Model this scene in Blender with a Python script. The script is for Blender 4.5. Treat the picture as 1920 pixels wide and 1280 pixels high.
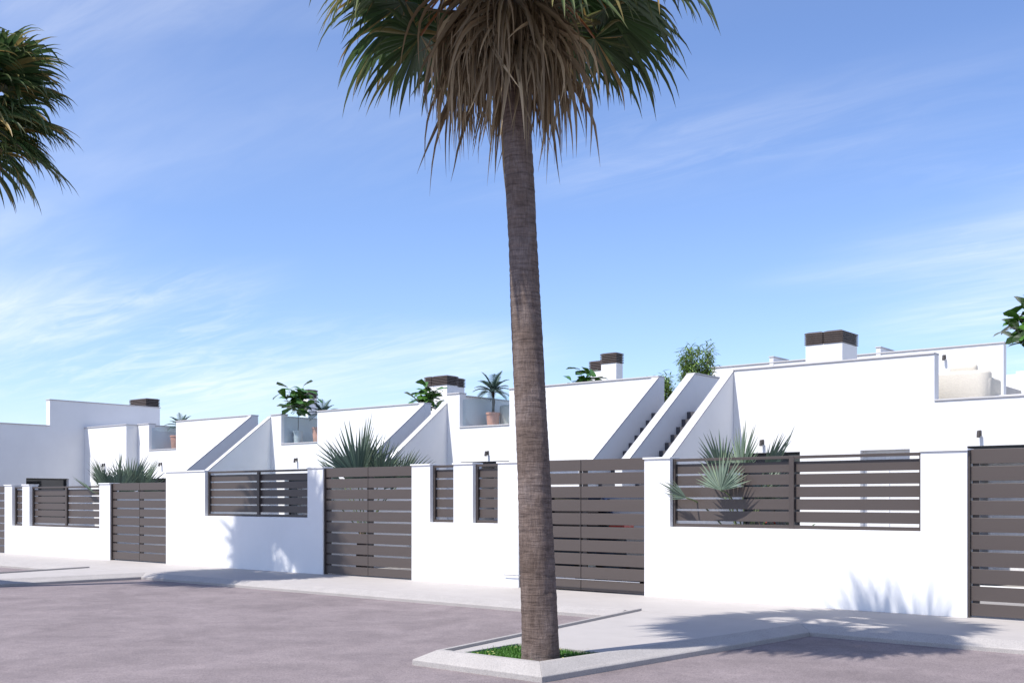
import bpy, bmesh, math, random
from mathutils import Vector, Matrix, noise
for o in list(bpy.data.objects): bpy.data.objects.remove(o)
scene = bpy.context.scene
COL = scene.collection
R = math.radians
rng = random.Random(11)

# ------------------------------------------------------------------ camera
# world X runs along the street, world Y into the plots, Z = 0 is the pavement
cd = bpy.data.cameras.new('camera'); cam = bpy.data.objects.new('camera', cd); COL.objects.link(cam)
cam.location = (0, 0, 1.6); cam.rotation_euler = (R(90), 0, R(39.24))
cd.sensor_width = 36; cd.lens = 37.67; cd.shift_y = 0.1536; cd.clip_end = 5000
scene.camera = cam
# ------------------------------------------------------------------ world, sun, exposure
SUN_EL, SUN_AZ = R(55.5), R(16)           # azimuth measured from the facade normal, sun is to the left
sx, sy = -math.sin(SUN_AZ), -math.cos(SUN_AZ)
sdir = Vector((sx*math.cos(SUN_EL), sy*math.cos(SUN_EL), math.sin(SUN_EL)))   # towards the sun
w = bpy.data.worlds.new('World'); scene.world = w; w.use_nodes = True
nt = w.node_tree; nt.nodes.clear()
def N(t, **k):
    n = nt.nodes.new(t)
    for a, b in k.items(): setattr(n, a, b)
    return n
def lk(a, b): nt.links.new(a, b)
def M(op, a, b=None, c=None, clamp=False):
    n = N('ShaderNodeMath', operation=op); n.use_clamp = clamp
    for i, x in enumerate((a, b, c)):
        if x is None: continue
        if isinstance(x, (int, float)): n.inputs[i].default_value = x
        else: lk(x, n.inputs[i])
    return n.outputs[0]
sky = N('ShaderNodeTexSky', sky_type='NISHITA', sun_disc=False)
sky.sun_elevation = SUN_EL; sky.sun_rotation = math.atan2(sdir.x, sdir.y)
sky.altitude = 0; sky.air_density = 1.0; sky.dust_density = 0.35; sky.ozone_density = 2.2
tc = N('ShaderNodeTexCoord'); sep = N('ShaderNodeSeparateXYZ'); lk(tc.outputs['Generated'], sep.inputs[0])
zc = M('ADD', M('MAXIMUM', sep.outputs['Z'], 0.0), 0.10)
px = M('DIVIDE', sep.outputs['X'], zc); py = M('DIVIDE', sep.outputs['Y'], zc)
pl = N('ShaderNodeCombineXYZ'); lk(px, pl.inputs[0]); lk(py, pl.inputs[1])
def cloud(rot, scale, loc, nscale, detail, rough, dist, lo, hi):
    mp = N('ShaderNodeMapping'); mp.inputs['Rotation'].default_value = (0, 0, R(rot)); mp.inputs['Scale'].default_value = scale
    mp.inputs['Location'].default_value = loc; lk(pl.outputs[0], mp.inputs[0])
    nz = N('ShaderNodeTexNoise'); nz.inputs['Scale'].default_value = nscale; nz.inputs['Detail'].default_value = detail
    nz.inputs['Roughness'].default_value = rough; nz.inputs['Distortion'].default_value = dist; lk(mp.outputs[0], nz.inputs['Vector'])
    mr = N('ShaderNodeMapRange', interpolation_type='SMOOTHSTEP'); lk(nz.outputs['Fac'], mr.inputs[0])
    mr.inputs[1].default_value = lo; mr.inputs[2].default_value = hi
    return mr.outputs[0]
patch_a = cloud(30, (0.28, 0.55, 1), (6.3, 2.2, 0), 0.75, 3, 0.5, 0.4, 0.49, 0.68)      # where the cirrus lies
patch_b = cloud(30, (0.28, 0.55, 1), (7.2, 2.2, 0), 0.75, 3, 0.5, 0.4, 0.47, 0.70)
patch = M('MAXIMUM', patch_a, M('MULTIPLY', patch_b, 0.85))
streak = cloud(22, (0.16, 1.0, 1), (3.1, 0.4, 0), 1.5, 9, 0.60, 0.5, 0.36, 0.72)       # long combed fibres
fine = cloud(-12, (1.0, 3.2, 1), (1.0, 5.0, 0), 2.6, 7, 0.62, 1.0, 0.36, 0.76)         # ripples
veil = cloud(70, (0.30, 0.7, 1), (0.3, 9.0, 0), 0.8, 5, 0.55, 0.5, 0.52, 0.80)         # faint high veil
ca = M('MULTIPLY', patch, M('ADD', M('MULTIPLY', streak, 0.85), M('MULTIPLY', fine, 0.35)))
cc = M('ADD', ca, M('MULTIPLY', veil, M('ADD', M('MULTIPLY', streak, 0.20), 0.03)), clamp=True)
up_ = N('ShaderNodeMapRange', interpolation_type='SMOOTHSTEP'); lk(sep.outputs['Z'], up_.inputs[0])
up_.inputs[1].default_value = 0.03; up_.inputs[2].default_value = 0.11
cm = M('MULTIPLY', M('MULTIPLY', cc, up_.outputs[0]), 0.88)
tint = N('ShaderNodeMix', data_type='RGBA', blend_type='MULTIPLY'); tint.inputs[0].default_value = 1.0
lk(sky.outputs[0], tint.inputs[6]); tint.inputs[7].default_value = (0.98, 1.03, 1.26, 1)
mx = N('ShaderNodeMix', data_type='RGBA'); lk(cm, mx.inputs[0]); lk(tint.outputs[2], mx.inputs[6])
mx.inputs[7].default_value = (7.6, 7.7, 7.9, 1)
bg = N('ShaderNodeBackground'); bg.inputs['Strength'].default_value = 0.134; lk(mx.outputs[2], bg.inputs['Color'])
wo = N('ShaderNodeOutputWorld'); lk(bg.outputs[0], wo.inputs[0])
sl = bpy.data.lights.new('sun', 'SUN'); sl.energy = 5.0; sl.angle = R(0.6); sl.color = (1.0, 0.955, 0.89)
so = bpy.data.objects.new('sun', sl); COL.objects.link(so)
so.rotation_euler = (-sdir).to_track_quat('-Z', 'Y').to_euler(); so.location = (0, 0, 40)
vs = scene.view_settings; vs.view_transform = 'Standard'; vs.look = 'None'; vs.gamma = 1.0; vs.use_curve_mapping = False
vs.exposure = 0.28
scene.render.resolution_x = 1024; scene.render.resolution_y = 682

# ------------------------------------------------------------------ materials
MATS = {}
def mat(name, col, rough=0.6, var=0.0, vscale=4.0, bump=0.0, bscale=30.0, spec=0.5, metal=0.0, stretch=(1, 1, 1), col2=None, bdist=0.01, transl=0.0, detail=6, obj_rand=0.0):
    m = bpy.data.materials.new(name); m.use_nodes = True; t = m.node_tree; b = t.nodes['Principled BSDF']
    b.inputs['Base Color'].default_value = (*col, 1); b.inputs['Roughness'].default_value = rough
    b.inputs['Specular IOR Level'].default_value = spec; b.inputs['Metallic'].default_value = metal
    L = t.links.new
    co = t.nodes.new('ShaderNodeTexCoord'); mp = t.nodes.new('ShaderNodeMapping'); mp.inputs['Scale'].default_value = stretch
    L(co.outputs['Object'], mp.inputs[0])
    if var or col2:
        nz = t.nodes.new('ShaderNodeTexNoise'); nz.inputs['Scale'].default_value = vscale; nz.inputs['Detail'].default_value = detail
        nz.inputs['Roughness'].default_value = 0.62; L(mp.outputs[0], nz.inputs['Vector'])
        cr = t.nodes.new('ShaderNodeValToRGB'); c2 = col2 or tuple(c*(1-var) for c in col)
        cr.color_ramp.elements[0].position = 0.32; cr.color_ramp.elements[0].color = (*c2, 1)
        cr.color_ramp.elements[1].position = 0.68; cr.color_ramp.elements[1].color = (*(tuple(min(1, c*(1+var*0.5)) for c in col)), 1)
        L(nz.outputs['Fac'], cr.inputs[0]); L(cr.outputs[0], b.inputs['Base Color'])
    if bump:
        n2 = t.nodes.new('ShaderNodeTexNoise'); n2.inputs['Scale'].default_value = bscale; n2.inputs['Detail'].default_value = 5
        L(mp.outputs[0], n2.inputs['Vector']); bp = t.nodes.new('ShaderNodeBump'); bp.inputs['Strength'].default_value = bump
        bp.inputs['Distance'].default_value = bdist; L(n2.outputs['Fac'], bp.inputs['Height']); L(bp.outputs[0], b.inputs['Normal'])
    MATS[name] = m; return m
mat('render_white', (0.745, 0.745, 0.75), 0.85, 0.035, 1.3, 0.25, 90, 0.2, bdist=0.004)
mat('coping', (0.50, 0.49, 0.50), 0.6, 0.06, 3, 0.1, 60, 0.3)
mat('cap_white', (0.76, 0.76, 0.77), 0.6, 0.03, 3, 0.1, 60, 0.3)
mat('slat', (0.080, 0.065, 0.060), 0.42, 0.06, 1.2, 0.06, 140, 0.4, metal=0.0, stretch=(0.3, 1, 3), bdist=0.002)
mat('slat_frame', (0.068, 0.055, 0.051), 0.42, 0.06, 2, 0.05, 140, 0.4, bdist=0.002)
mat('louvre', (0.085, 0.065, 0.058), 0.5, 0.08, 3, 0.0)
mat('frame_dark', (0.018, 0.018, 0.020), 0.4)
mat('lamp_dark', (0.05, 0.042, 0.038), 0.45)
mat('stair_dark', (0.075, 0.072, 0.082), 0.7, 0.12, 6, 0.2, 60)
mat('roof_grey', (0.42, 0.41, 0.40), 0.8, 0.1, 3, 0.2, 50)
mat('curtain', (0.70, 0.70, 0.72), 0.9, 0.1, 2, stretch=(12, 12, 0.2))
mat('terracotta', (0.60, 0.29, 0.21), 0.8, 0.12, 6, 0.2, 60)
mat('pot_white', (0.62, 0.61, 0.60), 0.7, 0.06, 6)
mat('soil', (0.035, 0.026, 0.02), 0.95, 0.3, 30)
mat('boucle', (0.63, 0.59, 0.52), 0.95, 0.06, 22, 0.5, 40, 0.1, bdist=0.012)
mat('wood', (0.20, 0.115, 0.062), 0.6, 0.3, 5, 0.2, 40, stretch=(1, 8, 8))
mat('stem_brown', (0.11, 0.075, 0.05), 0.85, 0.3, 18, 0.5, 60)
mat('fig_leaf', (0.062, 0.150, 0.026), 0.32, 0.35, 7, 0.15, 25, 0.5)
mat('bamboo_leaf', (0.21, 0.32, 0.085), 0.5, 0.35, 9)
mat('date_leaf', (0.115, 0.185, 0.155), 0.5, 0.3, 9)
mat('shrub_leaf', (0.06, 0.12, 0.025), 0.5, 0.4, 9)
mat('red_flower', (0.55, 0.02, 0.02), 0.6)
mat('yellow_leaf', (0.42, 0.40, 0.06), 0.6, 0.3, 9)
mat('grass_blade', (0.065, 0.185, 0.016), 0.55, 0.35, 14)
mat('daisy', (0.75, 0.70, 0.25), 0.7)
mat('car_paint', (0.018, 0.026, 0.055), 0.22, spec=0.6)
mat('car_glass', (0.012, 0.014, 0.018), 0.06, spec=0.8)
mat('tyre', (0.015, 0.015, 0.016), 0.8)
mat('rim', (0.55, 0.55, 0.57), 0.3, metal=0.9)
mat('red_lamp', (0.55, 0.012, 0.015), 0.15)
mat('white_lamp', (0.8, 0.8, 0.8), 0.15)
mat('chrome', (0.6, 0.6, 0.62), 0.25, metal=1.0)
mat('pool_tile', (0.25, 0.55, 0.65), 0.4, 0.1, 10)
mat('garden_paving', (0.27, 0.255, 0.245), 0.75, 0.08, 2.5, 0.15, 40)
mat('soil_ground', (0.26, 0.23, 0.19), 0.95, 0.25, 0.4, 0.3, 3)
mat('pavement', (0.405, 0.378, 0.362), 0.72, 0.055, 2.2, 0.18, 60, 0.3, stretch=(1, 1, 1), bdist=0.004)
mat('joint', (0.30, 0.29, 0.285), 0.9, 0.1, 8)

def granite():
    m = mat('kerb', (0.39, 0.365, 0.35), 0.75, 0.08, 3, 0.35, 120, 0.3, bdist=0.004); t = m.node_tree; b = t.nodes['Principled BSDF']
    src = b.inputs['Base Color'].links[0].from_socket
    co = t.nodes.new('ShaderNodeTexCoord'); nz = t.nodes.new('ShaderNodeTexNoise'); nz.inputs['Scale'].default_value = 75; nz.inputs['Detail'].default_value = 2
    t.links.new(co.outputs['Object'], nz.inputs['Vector'])
    cr = t.nodes.new('ShaderNodeValToRGB'); cr.color_ramp.elements[0].position = 0.33; cr.color_ramp.elements[0].color = (0.50, 0.50, 0.51, 1)
    cr.color_ramp.elements[1].position = 0.56; cr.color_ramp.elements[1].color = (1, 1, 1, 1)
    mx = t.nodes.new('ShaderNodeMix'); mx.data_type = 'RGBA'; mx.blend_type = 'MULTIPLY'; mx.inputs[0].default_value = 0.45
    t.links.new(nz.outputs['Fac'], cr.inputs[0]); t.links.new(src, mx.inputs[6]); t.links.new(cr.outputs[0], mx.inputs[7]); t.links.new(mx.outputs[2], b.inputs['Base Color'])
granite()
def road_mat():
    m = bpy.data.materials.new('road'); m.use_nodes = True; t = m.node_tree; b = t.nodes['Principled BSDF']; L = t.links.new
    b.inputs['Roughness'].default_value = 0.85; b.inputs['Specular IOR Level'].default_value = 0.25
    co = t.nodes.new('ShaderNodeTexCoord')
    def nz(sc, st, det, dist=0.0):
        mp = t.nodes.new('ShaderNodeMapping'); mp.inputs['Scale'].default_value = st; L(co.outputs['Object'], mp.inputs[0])
        n = t.nodes.new('ShaderNodeTexNoise'); n.inputs['Scale'].default_value = sc; n.inputs['Detail'].default_value = det; n.inputs['Roughness'].default_value = 0.6
        n.inputs['Distortion'].default_value = dist; L(mp.outputs[0], n.inputs['Vector']); return n.outputs['Fac']
    def ramp(f, a, ca, b_, cb):
        c = t.nodes.new('ShaderNodeValToRGB'); c.color_ramp.elements[0].position = a; c.color_ramp.elements[0].color = (*ca, 1)
        c.color_ramp.elements[1].position = b_; c.color_ramp.elements[1].color = (*cb, 1); L(f, c.inputs[0]); return c.outputs[0]
    def mul(a, b_, f=1.0):
        x = t.nodes.new('ShaderNodeMix'); x.data_type = 'RGBA'; x.blend_type = 'MULTIPLY'; x.inputs[0].default_value = f; L(a, x.inputs[6]); L(b_, x.inputs[7]); return x.outputs[2]
    base = ramp(nz(0.9, (1, 1, 1), 7, 0.6), 0.30, (0.196, 0.165, 0.167), 0.72, (0.290, 0.246, 0.248))
    blot = ramp(nz(3.2, (1, 1, 1), 8, 0.8), 0.36, (0.87, 0.87, 0.88), 0.60, (1, 1, 1))
    grain = ramp(nz(70, (1, 1, 1), 5), 0.34, (0.66, 0.65, 0.66), 0.62, (1.10, 1.09, 1.09))
    spots = ramp(nz(26, (1, 1, 1), 1), 0.24, (0.42, 0.40, 0.40), 0.30, (1, 1, 1))
    c = mul(mul(mul(base, blot), grain), spots, 0.8); L(c, b.inputs['Base Color'])
    bp = t.nodes.new('ShaderNodeBump'); bp.inputs['Strength'].default_value = 0.45; bp.inputs['Distance'].default_value = 0.006
    L(nz(60, (1, 1, 1), 5), bp.inputs['Height']); L(bp.outputs[0], b.inputs['Normal']); MATS['road'] = m
road_mat()
def leaf_mat(name, green, tip, dead, rough=0.45, transl=0.25):
    # 'along' runs 0..1 from the blade's centre to its dried tips, 'seg' is one random value per leaf segment
    m = bpy.data.materials.new(name); m.use_nodes = True; t = m.node_tree; b = t.nodes['Principled BSDF']; L = t.links.new
    at = t.nodes.new('ShaderNodeAttribute'); at.attribute_name = 'leafdata'; sp = t.nodes.new('ShaderNodeSeparateColor'); L(at.outputs['Color'], sp.inputs[0])
    r1 = t.nodes.new('ShaderNodeValToRGB'); r1.color_ramp.elements[0].position = 0.62; r1.color_ramp.elements[0].color = (*green, 1)
    r1.color_ramp.elements[1].position = 0.98; r1.color_ramp.elements[1].color = (*tip, 1); L(sp.outputs[0], r1.inputs[0])
    r2 = t.nodes.new('ShaderNodeValToRGB'); r2.color_ramp.elements[0].position = 0.80; r2.color_ramp.elements[0].color = (0, 0, 0, 1)
    r2.color_ramp.elements[1].position = 0.97; r2.color_ramp.elements[1].color = (1, 1, 1, 1); L(sp.outputs[1], r2.inputs[0])
    mx = t.nodes.new('ShaderNodeMix'); mx.data_type = 'RGBA'; L(r2.outputs[0], mx.inputs[0]); L(r1.outputs[0], mx.inputs[6]); mx.inputs[7].default_value = (*dead, 1)
    hs = t.nodes.new('ShaderNodeHueSaturation'); mr = t.nodes.new('ShaderNodeMapRange'); L(sp.outputs[1], mr.inputs[0]); mr.inputs[3].default_value = 0.65; mr.inputs[4].default_value = 1.35
    L(mr.outputs[0], hs.inputs['Value']); L(mx.outputs[2], hs.inputs['Color']); L(hs.outputs[0], b.inputs['Base Color'])
    b.inputs['Roughness'].default_value = rough; b.inputs['Specular IOR Level'].default_value = 0.4
    if transl:
        tr = t.nodes.new('ShaderNodeBsdfTranslucent'); L(hs.outputs[0], tr.inputs['Color']); ms = t.nodes.new('ShaderNodeMixShader'); ms.inputs[0].default_value = transl
        L(b.outputs[0], ms.inputs[1]); L(tr.outputs[0], ms.inputs[2]); L(ms.outputs[0], t.nodes['Material Output'].inputs['Surface'])
    MATS[name] = m
leaf_mat('palm_green', (0.062, 0.118, 0.042), (0.13, 0.14, 0.05), (0.26, 0.18, 0.065), 0.42, 0.3)
leaf_mat('palm_dead', (0.225, 0.160, 0.092), (0.31, 0.235, 0.145), (0.42, 0.33, 0.21), 0.65, 0.15)
leaf_mat('palm_blue', (0.112, 0.160, 0.118), (0.16, 0.19, 0.12), (0.13, 0.18, 0.11), 0.5, 0.15)
mat('petiole', (0.30, 0.115, 0.035), 0.5, 0.3, 8)
mat('petiole_green', (0.13, 0.17, 0.08), 0.5, 0.2, 8)
def trunk_mat():
    m = bpy.data.materials.new('palm_trunk'); m.use_nodes = True; t = m.node_tree; b = t.nodes['Principled BSDF']; L = t.links.new
    b.inputs['Roughness'].default_value = 0.95; b.inputs['Specular IOR Level'].default_value = 0.1
    co = t.nodes.new('ShaderNodeTexCoord')
    def nz(sc, st, det, dist=0.0):
        mp = t.nodes.new('ShaderNodeMapping'); mp.inputs['Scale'].default_value = st; L(co.outputs['Object'], mp.inputs[0])
        n = t.nodes.new('ShaderNodeTexNoise'); n.inputs['Scale'].default_value = sc; n.inputs['Detail'].default_value = det; n.inputs['Roughness'].default_value = 0.66
        n.inputs['Distortion'].default_value = dist; L(mp.outputs[0], n.inputs['Vector']); return n.outputs['Fac']
    def ramp(f, *st):
        c = t.nodes.new('ShaderNodeValToRGB'); e = c.color_ramp.elements
        e[0].position = st[0][0]; e[0].color = (*st[0][1], 1); e[1].position = st[-1][0]; e[1].color = (*st[-1][1], 1)
        for p, cl in st[1:-1]: x = e.new(p); x.color = (*cl, 1)
        L(f, c.inputs[0]); return c.outputs[0]
    def mul(a, b_, f=1.0):
        x = t.nodes.new('ShaderNodeMix'); x.data_type = 'RGBA'; x.blend_type = 'MULTIPLY'; x.inputs[0].default_value = f; L(a, x.inputs[6]); L(b_, x.inputs[7]); return x.outputs[2]
    rings = nz(1.0, (5, 5, 48), 6, 0.5); fib = nz(1.0, (55, 55, 9), 6, 0.9); big = nz(1.0, (2.2, 2.2, 1.3), 5, 0.4)
    base = ramp(big, (0.30, (0.122, 0.093, 0.078)), (0.52, (0.170, 0.134, 0.118)), (0.74, (0.240, 0.206, 0.198)))
    c = mul(base, ramp(rings, (0.30, (0.50, 0.48, 0.47)), (0.50, (0.95, 0.93, 0.92)), (0.72, (1.28, 1.22, 1.16))))
    c = mul(c, ramp(fib, (0.28, (0.66, 0.64, 0.64)), (0.62, (1.14, 1.14, 1.14)))); L(c, b.inputs['Base Color'])
    ad = t.nodes.new('ShaderNodeMath'); ad.operation = 'ADD'; L(rings, ad.inputs[0]); L(fib, ad.inputs[1])
    bp = t.nodes.new('ShaderNodeBump'); bp.inputs['Strength'].default_value = 0.7; bp.inputs['Distance'].default_value = 0.014
    L(ad.outputs[0], bp.inputs['Height']); L(bp.outputs[0], b.inputs['Normal']); MATS['palm_trunk'] = m
trunk_mat()
def glass_mat():
    m = bpy.data.materials.new('glass'); m.use_nodes = True; t = m.node_tree; t.nodes.remove(t.nodes['Principled BSDF']); L = t.links.new
    tr = t.nodes.new('ShaderNodeBsdfTransparent'); tr.inputs[0].default_value = (0.88, 0.93, 0.95, 1)
    gl = t.nodes.new('ShaderNodeBsdfGlossy'); gl.inputs['Roughness'].default_value = 0.02; lw = t.nodes.new('ShaderNodeLayerWeight'); lw.inputs[0].default_value = 0.5
    pw = t.nodes.new('ShaderNodeMath'); pw.operation = 'POWER'; L(lw.outputs['Facing'], pw.inputs[0]); pw.inputs[1].default_value = 4.0
    fr = t.nodes.new('ShaderNodeMath'); fr.operation = 'MULTIPLY_ADD'; L(pw.outputs[0], fr.inputs[0]); fr.inputs[1].default_value = 0.5; fr.inputs[2].default_value = 0.03
    ms = t.nodes.new('ShaderNodeMixShader'); L(fr.outputs[0], ms.inputs[0]); L(tr.outputs[0], ms.inputs[1]); L(gl.outputs[0], ms.inputs[2]); L(ms.outputs[0], t.nodes['Material Output'].inputs['Surface'])
    MATS['glass'] = m
    m = bpy.data.materials.new('pool_water'); m.use_nodes = True; b = m.node_tree.nodes['Principled BSDF']; b.inputs['Base Color'].default_value = (0.12, 0.45, 0.58, 1); b.inputs['Roughness'].default_value = 0.05
    MATS['pool_water'] = m
glass_mat()

# ------------------------------------------------------------------ builders
def link(o, parent=None):
    COL.objects.link(o)
    if parent is not None: o.parent = parent
    return o
def tag(o, label=None, cat=None, group=None, kind=None):
    if label: o['label'] = label
    if cat: o['category'] = cat
    if group: o['group'] = group
    if kind: o['kind'] = kind
    return o
def empty(name, label, cat, loc=(0, 0, 0), group=None, rz=0):
    o = bpy.data.objects.new(name, None); o.empty_display_size = 0.2; link(o); o.location = loc; o.rotation_euler = (0, 0, rz)
    return tag(o, label, cat, group)
def meshobj(name, bm, m, parent=None, smooth=False, bevel=0.0, at=None, seg=2):
    """bm holds coordinates in the parent's space (or the world's, with no parent)"""
    if bevel:
        bmesh.ops.remove_doubles(bm, verts=bm.verts, dist=1e-5)
        bmesh.ops.dissolve_limit(bm, angle_limit=0.01, verts=bm.verts, edges=bm.edges)
        ed = [e for e in bm.edges if len(e.link_faces) == 2 and e.calc_face_angle(0) > 0.5]
        bmesh.ops.bevel(bm, geom=ed, offset=bevel, segments=seg, affect='EDGES', profile=0.5, clamp_overlap=True)
    me = bpy.data.meshes.new(name)
    if at is not None: bmesh.ops.translate(bm, verts=bm.verts, vec=-Vector(at))
    bmesh.ops.recalc_face_normals(bm, faces=bm.faces) if not smooth else None
    bm.to_mesh(me); bm.free()
    for x in (m if isinstance(m, (list, tuple)) else [m]): me.materials.append(MATS[x])
    if smooth:
        for p in me.polygons: p.use_smooth = True
    o = bpy.data.objects.new(name, me); link(o, parent)
    if at is not None: o.location = at
    return o
def B(): return bmesh.new()
def box(bm, x0, x1, y0, y1, z0, z1):
    v = [bm.verts.new((x, y, z)) for x in (x0, x1) for y in (y0, y1) for z in (z0, z1)]
    for f in ((0, 1, 3, 2), (4, 6, 7, 5), (0, 4, 5, 1), (2, 3, 7, 6), (0, 2, 6, 4), (1, 5, 7, 3)): bm.faces.new([v[i] for i in f])
    return bm
def boxo(name, m, parent, x0, x1, y0, y1, z0, z1, bevel=0.0):
    return meshobj(name, box(B(), x0, x1, y0, y1, z0, z1), m, parent, bevel=bevel)
def prism(bm, poly, a0, a1, axis):
    """extrude a closed polygon; axis 'x': poly in (y,z); 'y': poly in (x,z); 'z': poly in (x,y)"""
    def P(p, a): return {'x': (a, p[0], p[1]), 'y': (p[0], a, p[1]), 'z': (p[0], p[1], a)}[axis]
    A = [bm.verts.new(P(p, a0)) for p in poly]; C = [bm.verts.new(P(p, a1)) for p in poly]; n = len(poly)
    bm.faces.new(A); bm.faces.new(C[::-1])
    for i in range(n): bm.faces.new((A[i], C[i], C[(i+1) % n], A[(i+1) % n]))
    return bm
def cellwall(name, m, parent, top, holes, y0, y1, z0=0.0, bevel=0.006):
    """wall in the XZ plane: top = [(xa, xb, ztop)], holes = [(xa, xb, za, zb)]"""
    xs = sorted({round(a, 4) for t in top for a in t[:2]} | {round(a, 4) for h in holes for a in h[:2]})
    zs = sorted({z0} | {round(t[2], 4) for t in top} | {round(a, 4) for h in holes for a in h[2:]})
    def solid(i, j):
        if not (0 <= i < len(xs)-1 and 0 <= j < len(zs)-1): return False
        x = (xs[i]+xs[i+1])/2; z = (zs[j]+zs[j+1])/2
        if not any(a < x < b and z < t for a, b, t in top): return False
        return not any(a < x < b and c < z < d for a, b, c, d in holes)
    bm = B(); V = {}
    def v(i, j, k):
        if (i, j, k) not in V: V[i, j, k] = bm.verts.new((xs[i], (y0, y1)[k], zs[j]))
        return V[i, j, k]
    for i in range(len(xs)-1):
        for j in range(len(zs)-1):
            if not solid(i, j): continue
            bm.faces.new((v(i, j, 0), v(i+1, j, 0), v(i+1, j+1, 0), v(i, j+1, 0)))
            bm.faces.new((v(i, j, 1), v(i, j+1, 1), v(i+1, j+1, 1), v(i+1, j, 1)))
            if not solid(i-1, j): bm.faces.new((v(i, j, 0), v(i, j+1, 0), v(i, j+1, 1), v(i, j, 1)))
            if not solid(i+1, j): bm.faces.new((v(i+1, j, 0), v(i+1, j, 1), v(i+1, j+1, 1), v(i+1, j+1, 0)))
            if not solid(i, j-1): bm.faces.new((v(i, j, 0), v(i, j, 1), v(i+1, j, 1), v(i+1, j, 0)))
            if not solid(i, j+1): bm.faces.new((v(i, j+1, 0), v(i+1, j+1, 0), v(i+1, j+1, 1), v(i, j+1, 1)))
    return meshobj(name, bm, m, parent, bevel=bevel)
def tube(bm, pts, rad, n=8, cap=True, mi=0):
    rings = []; N_ = len(pts)
    for k, p in enumerate(pts):
        p = Vector(p); a = Vector(pts[max(0, k-1)]); b = Vector(pts[min(N_-1, k+1)]); d = (b-a).normalized()
        s = d.cross(Vector((0, 0, 1)))
        s = Vector((1, 0, 0)) if s.length < 1e-3 else s.normalized()
        t = s.cross(d); r = rad[k] if isinstance(rad, (list, tuple)) else rad
        rings.append([bm.verts.new(p + s*math.cos(q)*r + t*math.sin(q)*r) for q in [2*math.pi*i/n for i in range(n)]])
    for a, b in zip(rings, rings[1:]):
        for i in range(n):
            f = bm.faces.new((a[i], a[(i+1) % n], b[(i+1) % n], b[i])); f.material_index = mi
    if cap:
        for r_ in (rings[0][::-1], rings[-1]):
            f = bm.faces.new(r_); f.material_index = mi
    return bm
def lathe(bm, prof, n=24, c=(0, 0)):
    rings = [[bm.verts.new((c[0]+r*math.cos(2*math.pi*i/n), c[1]+r*math.sin(2*math.pi*i/n), z)) for i in range(n)] for r, z in prof]
    for a, b in zip(rings, rings[1:]):
        for i in range(n): bm.faces.new((a[i], a[(i+1) % n], b[(i+1) % n], b[i]))
    bm.faces.new(rings[0][::-1]); bm.faces.new(rings[-1]); return bm

# ------------------------------------------------------------------ ground, road, pavement
WALL = 15.05
def sheet(name, m, pts, z, kind='structure', thick=0.0):
    bm = B()
    if thick: prism(bm, pts, z-thick, z, 'z')
    else: bm.faces.new([bm.verts.new((x, y, z)) for x, y in pts])
    return tag(meshobj(name, bm, m), kind=kind)
sheet('ground', 'soil_ground', [(-1500, 40), (1500, 40), (1500, 3000), (-1500, 3000)], -0.02)
sheet('road', 'road', [(-1500, -400), (1500, -400), (1500, 13.1), (-1500, 13.1)], -0.12)
sheet('garden_paving', 'garden_paving', [(-300, 15.2), (300, 15.2), (300, 40.02), (-300, 40.02)], 0.0)
KF = 12.76      # foot of the pavement kerb
ISL = [-6.97, -22.05]     # centres of the two planted build-outs
def isl_edges(c):   # outer foot corners: front left, front right, back right, back left
    return (c-0.86, c+0.84, c+1.36, c-1.56)
def seg_kerb(name, p, q, prof, parent=None, capA=0.0, capB=0.0, profB=None):
    """sweep a kerb profile [(offset to the inside, z)] from p to q; inside lies to the left of p->q; caps shift ends for mitres"""
    p = Vector((p[0], p[1], 0)); q = Vector((q[0], q[1], 0)); d = (q-p).normalized(); n = Vector((-d.y, d.x, 0)); bm = B()
    A = []; C = []
    for (off, z), (ob, zb) in zip(prof, profB or prof):
        A.append(bm.verts.new(p + n*off + d*(off*capA) + Vector((0, 0, z)))); C.append(bm.verts.new(q + n*ob - d*(ob*capB) + Vector((0, 0, zb))))
    bm.faces.new(A); bm.faces.new(C[::-1]); k = len(prof)
    for i in range(k): bm.faces.new((A[i], C[i], C[(i+1) % k], A[(i+1) % k]))
    return meshobj(name, bm, 'kerb', parent, bevel=0.006)
PM = [(0, -0.16), (0, -0.070), (0.02, -0.058), (0.235, 0.004), (0.25, 0.004), (0.25, -0.16)]       # pavement kerb
PI = [(0, -0.16), (0, -0.065), (0.02, -0.052), (0.19, 0.030), (0.25, 0.034), (0.25, -0.16)]       # build-out kerb, stands proud
pts = [(-300, KF+0.25)]
kerb = tag(bpy.data.objects.new('kerb', None), kind='structure'); link(kerb)
xs_prev = -300; mprev = 0
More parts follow.
